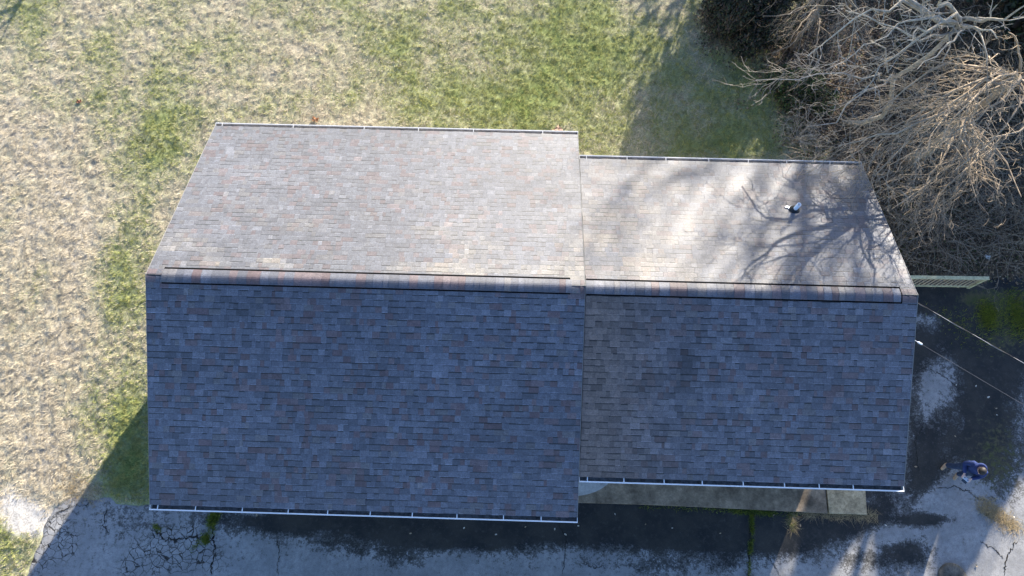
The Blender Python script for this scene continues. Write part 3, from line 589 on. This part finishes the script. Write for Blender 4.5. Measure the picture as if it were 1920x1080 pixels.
E2 = [(1572, 273, 5.3, .05), (1580, 300, 5.2, .045), (1640, 330, 4.9, .05), (1600, 240, 5.2, .045), (1672, 392, 3.8, .05), (1705, 380, 4.2, .045), (1640, 200, 5.6, .04), (1750, 375, 3.8, .05), (1790, 320, 5.2, .04), (1830, 370, 4.4, .05), (1880, 350, 4.4, .05), (1915, 370, 4.2, .05), (1770, 250, 6.4, .04), (1850, 260, 6.2, .04), (1960, 330, 5, .05), (2000, 250, 6, .05), (1720, 290, 5.2, .045), (1700, 230, 5.8, .04), (1980, 120, 7, .05), (1890, 60, 7.2, .04)]
t2 = make_tree((h2[0] + .5, h2[1] + .9, 0), [h2 + [.3, .5, -2.6], h2], [(1 if z > 4.6 else 0, at(u, v, z + .7), r) for u, v, z, r in E2], .15, M_bark2, 'bare tan tree with fine drooping twigs reaching over the roof corner', 'tree', CF2, 5)
CF3 = dict(CF2, bias=(-.06, -.12, -.05), dens={3: 3.0, 2: 3.6, 1: 3.4}, arch=-.08, bow=.16, ang=(18, 55), jit=.12)
h3 = at(1590, -60, 4.6)
E3 = [(1430, 30, 3.4, .03), (1450, 100, 2.6, .03), (1480, 80, 3.0, .035), (1500, 150, 2.2, .035), (1560, 100, 3.4, .035), (1610, 80, 3.8, .035), (1650, 130, 3.2, .035), (1520, 10, 4.6, .035), (1700, 30, 4.4, .035), (1450, -20, 4.2, .035)]
t3 = make_tree((h3[0] + .2, h3[1] + .6, 0), [h3 + [.1, .3, -2.2], h3], [(1 if z > 3 else 0, at(u, v, z), r) for u, v, z, r in E3], .10, M_bark3, 'bare brown twiggy tree behind the dark shrub at the top edge', 'tree', CF3, 8)
# trees to the north-east that only cast shade into the picture
CF4 = dict(dens={3: 1.5, 2: 2.0, 1: 2.2}, t0=.15, ang=(25, 60), bias=(0, 0, .12), len=(.35, .6), lmin=.3, rmin=.011, rf=.62, bow=.1, arch=.03, jit=.08, larch=.08)
def round_tree(base, H, seed, label, r=.2, nl=10, cfg=CF4, spread=.42, z0=.3):
    rg = np.random.default_rng(seed); b = np.array([base[0], base[1], 0.]); hubs = [b + [rg.normal(0, .15), rg.normal(0, .15), H * f] for f in (z0, .5, .7)]; L = []
    for i in range(nl):
        a = i * 2.4 + rg.uniform(-.3, .3); hi = i % 3; s = H * spread * (1, .85, .55)[hi] * rg.uniform(.8, 1.15); L.append((hi, hubs[hi] + [math.cos(a) * s, math.sin(a) * s, H * (.22, .26, .3)[hi] * rg.uniform(.7, 1.2)], r * .5))
    return make_tree(b, hubs, L, r, M_bark3, label, 'tree', cfg, seed, 3, group='bare trees beyond the yard')
round_tree((14.5, 17.5), 11, 21, 'tall bare tree standing just beyond the top right of the yard')
round_tree((17.5, 13.0), 11, 22, 'tall bare tree standing behind the driveway to the right')
CF5 = dict(CF4, rmin=.018, dens={3: 1.4, 2: 1.6, 1: 1.3})
for k, (px_, py_, hh_, lb) in enumerate(((22.4, 37.5, 24, 'very tall bare tree far behind the house, first from the left'), (24.6, 39, 24, 'very tall bare tree far behind the house, second from the left'))):
    round_tree((px_, py_), hh_, 60 + k, lb, r=.20, nl=14, cfg=CF5 if k == 0 else dict(CF5, dens={3: .6, 2: .6, 1: .5}), spread=.17 + .02 * k, z0=.55)
sh = np.array([math.sin(SUN_AZ), math.cos(SUN_AZ), math.tan(SUN_EL)])      # ground shadow point + sh * distance = its caster
def caster(u, v, z): return at(u, v) + sh * (z / sh[2])
fb_ = caster(21, 24, 1.7)
make_tree((fb_[0], fb_[1], 0), [fb_], [(0, caster(-30, 34, 2.5), .075), (0, caster(-12, 72, 3.2), .07)], .115, M_bark3, 'small forked bare tree beyond the top left of the lawn', 'tree', dict(CF4, dens={3: .8, 2: 1, 1: 1}), 31, 2)

# dark evergreen shrub, twig shrub and undergrowth
def leafy_shrub(c, clumps, n, pal, label, seed):
    rg = np.random.default_rng(seed); o = empty('evergreen_shrub', (c[0], c[1], 0), label, 'shrub'); xs_ = []
    for (dx, dy, z, r, hz), k in zip(clumps, rg.multinomial(n, np.array([q[3] ** 2 for q in clumps]) / sum(q[3] ** 2 for q in clumps))):
        q = rg.normal(0, 1, (k, 3)); q /= np.linalg.norm(q, axis=1)[:, None]; rad = r * rg.uniform(.35, 1.0, k) ** .5 * (.75 + .5 * vn(q[:, 0] * 3, q[:, 1] * 3 + q[:, 2] * 2, 1, seed)); xs_.append(np.stack([dx + q[:, 0] * rad, dy + q[:, 1] * rad, np.maximum(z + q[:, 2] * rad * hz / r, .05)], 1))
    p = np.concatenate(xs_); n = len(p); col = np.array(pal)[rg.choice(len(pal), n)] * rg.uniform(.6, 1.4, n)[:, None]
    V, F, cc = leaves(p[:, 0], p[:, 1], p[:, 2], rg.uniform(.025, .055, n), .8, col); link('foliage', mesh_np('foliage', V, F, M_green, cc), o)
    s = MB()
    for (dx, dy, z, r, hz) in clumps:
        for k in range(5): s.tube(curve((dx * .4, dy * .4, 0), (dx + rg.normal(0, r * .4), dy + rg.normal(0, r * .4), z + hz * .6), rg.normal(0, .1, 3), 5, rg), np.linspace(.03, .008, 5), 5)
    s.build('stem', M_bark3, o)
    return o
c = at(1362, 62); DG = [(.022, .035, .014), (.03, .042, .018), (.045, .032, .024), (.025, .028, .016), (.05, .04, .03)]
leafy_shrub(c, [(0, 0, 1.0, .8, 1.0), (.5, .7, 1.3, .9, 1.1), (-.35, .65, 1.0, .7, .9), (.9, -.3, .8, .6, .8), (-.1, 1.5, 1.4, .9, 1.2), (1.2, .6, 1.2, .7, 1.0), (.5, -.9, .6, .5, .6), (1.5, -.4, .9, .7, .9), (1.8, 1.2, 1.5, .9, 1.2)], 24000, DG, 'dark evergreen shrub with reddish leaves at the lawn edge', 41)
c = at(1480, 190); leafy_shrub(c, [(0, 0, .3, .5, .4), (.5, .4, .4, .6, .5), (-.4, .6, .4, .5, .4), (1.0, -.2, .3, .5, .4)], 5000, [(.03, .06, .015), (.045, .07, .02), (.06, .05, .03)], 'low dark green bush under the pale tree limbs', 42)
def shade_mass(c, H, Rb, n, label, seed, taper=1.0):
    """an unseen evergreen, added and shaped to cast shade: leaf clusters through a rounded cone of height H and base radius Rb"""
    rg = np.random.default_rng(seed); o = empty('shade_evergreen', (c[0], c[1], 0), label, 'tree', 'unseen evergreens added for their shade'); t = rg.random(n) ** .8; a = rg.uniform(0, 6.283, n); z = .3 + t * (H - .3)
    rr_ = Rb * np.clip(1 - t ** (4.0 if taper < 1 else 1.0), .03, 1) * (.55 + .75 * vn(a * 2.2, z, 1.1, seed)) * rg.uniform(.2, 1, n) ** .4
    V, F, cc = leaves(np.cos(a) * rr_, np.sin(a) * rr_, z, rg.uniform(.08, .16, n), .8, np.array(DG)[rg.choice(len(DG), n)] * rg.uniform(.7, 1.5, n)[:, None]); link('foliage', mesh_np('foliage', V, F, M_green, cc), o)
    m = MB(); m.tube([(0, 0, -.1), (0, 0, H * .85)], [.16, .03], 8); m.build('trunk', M_bark3, o)
shade_mass((11.6, 22.3), 8.4, 7.0, 5600, 'unseen broad dark evergreen added to shade the lawn', 71)
shade_mass((18.5, 20.0), 8.5, 4.5, 12000, 'unseen pointed dark evergreen added for shade beyond the bare trees', 72)
shade_mass((17.4, 10.6), 6.2, 2.0, 11000, 'unseen rounded dark evergreen added beside the bare trees to shade the driveway', 73, .5)
shade_mass((19.6, 11.6), 6.6, 2.1, 11000, 'unseen tall rounded dark evergreen added to shade the driveway', 74, .5)
shade_mass((22.6, 12.6), 6.4, 2.4, 8000, 'unseen outermost rounded dark evergreen added to shade the driveway', 75, .5)
shade_mass((16.3, 12.6), 7.2, 1.8, 8000, 'unseen rounded dark evergreen added behind the tan tree to shade the driveway', 76, .5)
rg = np.random.default_rng(51); m = MB(); c = at(1490, 262)
for k in range(26):
    a = rg.uniform(0, 6.28); l = rg.uniform(.5, 1.2); Q = curve((rg.normal(0, .08), rg.normal(0, .08), 0), (math.cos(a) * l * .7, math.sin(a) * l * .7, l * rg.uniform(.5, 1.2)), rg.normal(0, .08, 3), 5, rg); m.tube(Q, np.linspace(.012, .006, 5), 4)
    sprout(m, Q, .012, 2, rg, dict(CF3, dens={2: 6, 1: 6}, len=(.3, .5)))
bs = empty('bare_shrub', (c[0], c[1], 0), 'small grey bare twig shrub behind the narrower roof eave', 'shrub'); m.build('twigs', M_bark1, bs)
m = MB()
for k in range(1100):
    if k % 3 == 0: u, v = rng.uniform(1620, 1960), rng.uniform(280, 500)
    elif k % 3 == 1: u, v = rng.uniform(1440, 1960), rng.uniform(-20, 260)
    else: u, v = rng.normal(1760, 110), rng.normal(330, 90)
    p = at(u, v)
    if p[1] < 2.75 or (p[0] < LW + .3 and p[1] < 4.3) or litter(p[0:1], p[1:2])[0] < .35: continue
    p[2] = rng.uniform(0, .8) ** 2; a = rng.uniform(0, 6.28); l = rng.uniform(.4, 1.7); e = p + [math.cos(a) * l, math.sin(a) * l, rng.uniform(-.2, .5)]; e[2] = max(e[2], .05)
    Q = curve(p, e, np.array([rng.normal(0, .15), rng.normal(0, .15), rng.uniform(.1, .5)]) * l, 6, rng, .08)
    m.tube(Q, np.linspace(.010, .0055, 6), 3, 0, caps=False); sprout(m, Q, .009, 1, rng, dict(CF3, dens={1: 2.2}, len=(.25, .5)))
ug = m.build('undergrowth', M_bark3); tag(ug, 'tangle of thin brown briars and vines under the bare trees', 'undergrowth', kind='stuff')

# ------------------------------------------------------------------ railing
zr_ = .95; b0 = at(1820, 537, .12); b1 = at(1716, 535.5, .12); dx_ = (b1 - b0); dx_ /= np.linalg.norm(dx_); L = 5.2
rail = empty('railing', (b0[0], b0[1], 0), 'weathered pale green wooden railing with brown balusters beside the house end', 'railing')
def RP(s, z, o=0.): return (dx_[0] * s - dx_[1] * o, dx_[1] * s + dx_[0] * o, z)
m = MB(); m.bar(RP(-.06, zr_), RP(L, zr_), .105, .038); m.build('top_rail', M_wood, rail)
m = MB(); m.bar(RP(0, .12), RP(L, .12), .045, .075); m.build('bottom_rail', M_wood, rail)
for s in (0.02, L / 2, L - .03):
    m = MB(); m.bar(RP(s, -.05), RP(s, zr_ - .02), .085, .085, up=(1, 0, 0)); m.build('post', M_wood if s < .1 else M_wood, rail)
m = MB(); m.bar(RP(0, .06), RP(0, .10), .036, .02); proto = None; s = .14
while s < L - .1:
    if abs(s - L / 2) > .07:
        if proto is None:
            m = MB(); m.bar((0, 0, .14), (0, 0, zr_ - .019), .03, .03, up=(1, 0, 0)); proto = m.build('baluster', M_slat, rail); q = proto
        else: q = proto.copy(); C.objects.link(q); q.parent = rail
        q.location = RP(s, 0)
    s += .145

# ------------------------------------------------------------------ wires
M_alu = mat('bare_aluminium_wire', (.24, .25, .265), .5, .4, metal=.3); M_wire = mat('black_wire', (.012, .012, .014), .5, .3)
def sag(a, b, n, s): t = np.linspace(0, 1, n)[:, None]; return a[None] * (1 - t) + b[None] * t - np.array([0, 0, 1.])[None] * (4 * s * t * (1 - t))
p0 = atx(1717, 566, LW + .03); p1 = at(1920, 677, p0[2] + .35); p1 = p0 + (p1 - p0) * 4.0
cb = empty('service_cable', tuple(p0), 'twisted black and silver power cable running from the gable to the right', 'cable'); P = sag(p0, p1, 400, .12)
dd = unit(p1 - p0); A = unit(np.cross(dd, [0, 0, 1.])); B = np.cross(dd, A); ph = np.linspace(0, 1, 400) * np.linalg.norm(p1 - p0) / .9 * 2 * math.pi
for k, (mt, rr_) in enumerate(((M_alu, .0045), (M_wire, .006), (M_wire, .006))):
    a = ph + k * 2.094; Q = P + .0065 * (np.cos(a)[:, None] * A + np.sin(a)[:, None] * B); m = MB(); m.tube(Q - p0, rr_, 5); m.build('strand', mt, cb, True)
p0 = atx(1712, 636, LW + .02); p1 = at(1920, 755, p0[2] + .15); p1 = p0 + (p1 - p0) * 4.0
wr = empty('telephone_wire', tuple(p0), 'thin dark wire with a white clamp below the power cable', 'wire'); m = MB(); m.tube(sag(p0, p1, 60, .12) - p0, .0035, 5); m.build('wire', mat('grey_wire', (.05, .055, .065), .6, .3), wr, True)
d0 = unit(p1 - p0); m = MB(); m.tube([d0 * 0, d0 * .10], .007, 6); m.tube([d0 * .10, d0 * .12, d0 * .2, d0 * .22], [.012, .022, .022, .008], 8); m.build('clamp', M_pvc, wr)

# ------------------------------------------------------------------ small things on the ground
leafp = [(1153, 964), (1210, 983), (1084, 986), (770, 1000), (930, 1002), (985, 988), (1060, 1002), (1130, 905), (1852, 745), (1867, 766), (1868, 778), (1790, 818), (1792, 722), (1830, 1060), (1900, 968), (1450, 966), (1260, 990), (1350, 1000), (870, 990), (482, 966), (1660, 985), (1500, 985), (1040, 992), (1716, 875), (1829, 724)]
MP = [mat('pale_leaf', (.5, .47, .4), .7, .2), mat('tan_leaf', (.34, .27, .18), .7, .2)]
lm = []
for k in range(2):
    m = MB(); s = .035; V = []
    for i in range(6):
        t = i / 5; wv = math.sin(t * math.pi) ** .7 * .5 * s
        V += [((t - .5) * 2 * s, -wv, .012 + .012 * math.cos(t * 5 + k)), ((t - .5) * 2 * s, 0, .004 + .012 * math.cos(t * 5 + k)), ((t - .5) * 2 * s, wv, .014 + .010 * math.cos(t * 5 + k))]
    lm.append(mesh_np('fallen_leaf', np.array(V), [[i * 3 + j, i * 3 + 3 + j, i * 3 + 4 + j, i * 3 + 1 + j] for i in range(5) for j in range(2)], MP[k]))
for k, (u, v) in enumerate(leafp):
    p = at(u, v); o = link('fallen_leaf', lm[k % 2]); o.location = (p[0], p[1], .02 if not (1100 < u < 1140 and v < 920) else .21); o.rotation_euler = (0, 0, random.uniform(0, 6)); s = random.uniform(.8, 1.4); o.scale = (s, s, s)
    tag(o, 'pale curled leaf lying on the dark driveway', 'leaf', 'pale leaves scattered over the dark driveway')
def crumple(name, p, s, mt, label, cat, seed, flat=.5):
    rg = np.random.default_rng(seed); n = 10; V = []; F = []
    for i in range(n):
        for j in range(n):
            V.append(((i / (n - 1) - .5) * s + rg.normal(0, s * .05), (j / (n - 1) - .5) * s * .75 + rg.normal(0, s * .05), .03 + flat * s * (rg.random() * .5 + .5 * math.sin(i * .9) * math.cos(j * .7))))
    for i in range(n - 1):
        for j in range(n - 1): F.append([i * n + j, (i + 1) * n + j, (i + 1) * n + j + 1, i * n + j + 1])
    o = link(name, mesh_np(name, np.array(V), F, mt)); o.location = (p[0], p[1], .03); o.rotation_euler = (0, 0, rg.uniform(0, 6)); return tag(o, label, cat)
crumple('litter_bag', at(1848, 483), .18, M_white, 'crumpled white plastic bag lying on the leaf litter', 'bag', 1)
crumple('paper_scrap', at(1530, 276), .15, M_trim, 'pale grey scrap of paper on the ground behind the roof', 'paper', 2, .2)
M_red = mat('reddish_leaf', (.28, .12, .07), .8, .2, noise=(20, .6, 1.3))
crumple('dead_leaf', at(150, 192), .16, M_red, 'large curled reddish brown leaf on the dry lawn', 'leaf', 3, .35)
crumple('clay_clod', at(592, 226), .22, mat('clay', (.36, .20, .11), .9, .1, noise=(12, .6, 1.2)), 'orange brown clod of clay at the rear eave of the larger roof', 'clod', 4, .35)
crumple('dirt_patch', at(1045, 246), .30, mat('pink_clay', (.38, .26, .19), .9, .1, noise=(12, .7, 1.2)), 'pinkish bare clay lump beside the rear corner of the larger roof', 'clod', 5, .2)
p = at(1785, 1084); m = MB(); m.lathe([(.40, -.02), (.405, .05), (.385, .085), (.30, .105), (.15, .115), (.001, .117)], (0, 0, 0), 40); o = m.build('stump', mat('weathered_stump', (.085, .078, .065), .9, .15, noise=[(4, .4, 1.7), (20, .7, 1.3)], bump=(25, .6, .02)), None, True); o.location = (p[0], p[1], 0); tag(o, 'low dark round stump on the pale driveway at the bottom edge', 'stump')

# ------------------------------------------------------------------ person
M_skin = mat('skin', (.55, .36, .28), .5, .35); M_navy = mat('navy_hoodie', (.022, .036, .105), .85, .15, noise=(14, .7, 1.35), bump=(16, .6, .03)); M_jean = mat('blue_jeans', (.030, .045, .085), .85, .15, noise=(18, .7, 1.3), bump=(18, .5, .02)); M_boot = mat('tan_boot', (.36, .25, .16), .7, .25, noise=(14, .7, 1.2)); M_hair = mat('dark_hair', (.018, .014, .012), .6, .3); M_grey = mat('controller_plastic', (.42, .46, .52), .45, .4); M_eye = mat('eye', (.05, .04, .035), .3, .5)
fa = at(1771, 873, .0); fb = at(1792, 891, .0); pc = (fa + fb) / 2
per = empty('person', (pc[0], pc[1], 0), 'person in navy hooded sweatshirt, jeans and tan boots looking down at a controller', 'person')
# local frame: +Y forward (the way the person faces), +X the person's right
fwd = Vector((-.66, -.75, 0)).normalized(); per.rotation_euler = (0, 0, math.atan2(fwd.y, fwd.x) - math.pi / 2)
def skin(name, verts, edges, radii, mt, parent, root=0, sub=2):
    me = bpy.data.meshes.new(name); me.from_pydata([tuple(v) for v in verts], edges, []); o = link(name, me, parent); me.materials.append(mt)
    md = o.modifiers.new('Skin', 'SKIN'); md.use_smooth_shade = True
    if not me.skin_vertices: me.attributes.new
    sv = me.skin_vertices[0].data
    for i, r_ in enumerate(radii): sv[i].radius = (r_, r_) if not isinstance(r_, tuple) else r_; sv[i].use_root = (i == root)
    s = o.modifiers.new('Sub', 'SUBSURF'); s.levels = sub; s.render_levels = sub
    return o
# skeleton joints
J = dict(pel=(0, 0, .96), wst=(0, .01, 1.10), chs=(0, .02, 1.30), nck=(0, .05, 1.47), hb=(0, .09, 1.55), hd=(0, .14, 1.62), sr=(.185, .02, 1.42), sl=(-.185, .02, 1.42), er=(.265, .06, 1.14), el=(-.265, .06, 1.14), wr=(.105, .30, 1.13), wl=(-.105, .30, 1.13),
    hr=(.10, -.01, .92), hl=(-.10, -.01, .92), kr=(.155, .03, .50), kl=(-.15, .02, .50), ar=(.20, -.02, .09), al=(-.19, -.02, .09), tr=(.215, .12, .05), tl=(-.205, .12, .05), top=(0, .165, 1.70))
def sk(name, names, edges, rad, mt, parent, root=0, sub=2): return skin(name, [J[n] for n in names], edges, rad, mt, parent, root, sub)
nm = ['pel', 'wst', 'chs', 'nck', 'hb', 'hd', 'top', 'sr', 'er', 'wr', 'sl', 'el', 'wl', 'hr', 'kr', 'ar', 'tr', 'hl', 'kl', 'al', 'tl']
V = [J[n] for n in nm]; Ed = [(0, 1), (1, 2), (2, 3), (3, 4), (4, 5), (5, 6), (2, 7), (7, 8), (8, 9), (2, 10), (10, 11), (11, 12), (0, 13), (13, 14), (14, 15), (15, 16), (0, 17), (17, 18), (18, 19), (19, 20)]
Rd = [.12, .115, .13, .058, .062, .085, .075, .055, .042, .028, .055, .042, .028, .085, .055, .038, .035, .085, .055, .038, .035]
# nose, ears on the head; palm and five fingers on each hand
hd_i = 5; V += [(0, .245, 1.575), (.078, .13, 1.60), (-.078, .13, 1.60), (0, .20, 1.53)]; n0 = 21; Ed += [(hd_i, n0), (hd_i, n0 + 1), (hd_i, n0 + 2), (4, n0 + 3)]; Rd += [.016, .016, .016, .035]
for s, wi in ((1, 9), (-1, 12)):
    w0 = Vector(V[wi]); b0_ = len(V); pal_ = w0 + Vector((-s * .012, .055, .0)); V.append(tuple(pal_)); Rd.append((.034, .018)); Ed.append((wi, b0_))
    for k, (off, ln) in enumerate(((.030, .060), (.010, .070), (-.010, .066), (-.028, .052))):
        a0 = pal_ + Vector((s * off, .03, 0)); a1 = a0 + Vector((-s * .012, ln * .5, -.012)); a2 = a1 + Vector((-s * .022, ln * .2, -.026)); i = len(V); V += [tuple(a0), tuple(a1), tuple(a2)]; Rd += [.0095, .009, .008]; Ed += [(b0_, i), (i, i + 1), (i + 1, i + 2)]
    a0 = w0 + Vector((-s * .036, .04, .015)); a1 = a0 + Vector((-s * .022, .035, .016)); i = len(V); V += [tuple(a0), tuple(a1)]; Rd += [.011, .0095]; Ed += [(b0_, i), (i, i + 1)]
body = skin('body', V, Ed, Rd, M_skin, per)
jk = sk('hoodie', ['pel', 'wst', 'chs', 'nck', 'sr', 'er', 'wr', 'sl', 'el', 'wl'], [(0, 1), (1, 2), (2, 3), (2, 4), (4, 5), (5, 6), (2, 7), (7, 8), (8, 9)], [(.185, .145), (.175, .135), (.19, .145), .085, .092, .075, .05, .092, .075, .05], M_navy, per)
tr_ = sk('jeans', ['pel', 'hr', 'kr', 'ar', 'hl', 'kl', 'al'], [(0, 1), (1, 2), (2, 3), (0, 4), (4, 5), (5, 6)], [.15, .115, .085, .072, .115, .085, .072], M_jean, per)
for a_, t_ in (('ar', 'tr'), ('al', 'tl')):
    p_ = J[a_]; q_ = J[t_]; skin('boot', [(p_[0], p_[1], .17), (p_[0], p_[1] - .02, .07), q_, (q_[0], q_[1] + .07, .045)], [(0, 1), (1, 2), (2, 3)], [.062, .062, (.05, .048), (.045, .036)], M_boot, per)
def ell(name, c, r, mt, parent, cut=None, n=18, rx=0):
    m = MB(); V = []; F = []; Mx = Matrix.Translation(c) @ Matrix.Rotation(rx, 4, 'X')
    for i in range(n + 1):
        th = math.pi * i / n
        for j in range(n): V.append(Mx @ Vector((r[0] * math.sin(th) * math.cos(2 * math.pi * j / n), r[1] * math.sin(th) * math.sin(2 * math.pi * j / n), r[2] * math.cos(th))))
    for i in range(n):
        if cut and i / n > cut: break
        for j in range(n): F.append((i * n + j, (i + 1) * n + j, (i + 1) * n + (j + 1) % n, i * n + (j + 1) % n))
    m.add(V, F); return m.build(name, mt, parent, True)
ell('hair', Vector((0, .145, 1.66)), (.098, .118, .10), M_hair, per, .56, 18, R(8))
for s in (1, -1): ell('eye', Vector((s * .032, .222, 1.605)), (.012, .010, .010), M_eye, per, None, 8)
# hood lying behind the neck: an open ring with a hanging pouch
m = MB(); ring = []; n = 20
for i in range(n + 1):
    t = math.pi * (-.12 + 1.24 * i / n); ring.append((math.cos(t) * .135, .10 - math.sin(t) * .155, 1.50 + .05 * math.sin(t)))
m.tube(ring, [.022 + .028 * math.sin(math.pi * i / n) for i in range(n + 1)], 8); m.build('hood', M_navy, per, True)
cpos = Vector((0, .40, 1.135)); rc = empty('remote_controller', tuple(per.matrix_basis @ cpos), 'pale grey handheld controller held in both hands of the person', 'controller'); rc.rotation_euler = per.rotation_euler
m = MB(); m.box((-.085, -.045, -.018), (.085, .045, .018)); o = m.build('controller_body', M_grey, rc); bv = o.modifiers.new('b', 'BEVEL'); bv.width = .014; bv.segments = 3
m = MB(); m.box((-.07, .05, -.004), (.07, .125, .006)); m.build('screen', M_glass, rc)
for s in (1, -1):
    m = MB(); m.lathe([(.014, .018), (.006, .022), (.006, .034), (.011, .036), (.011, .040), (.001, .042)], (s * .05, 0, 0), 10); m.build('stick', M_black, rc, True)
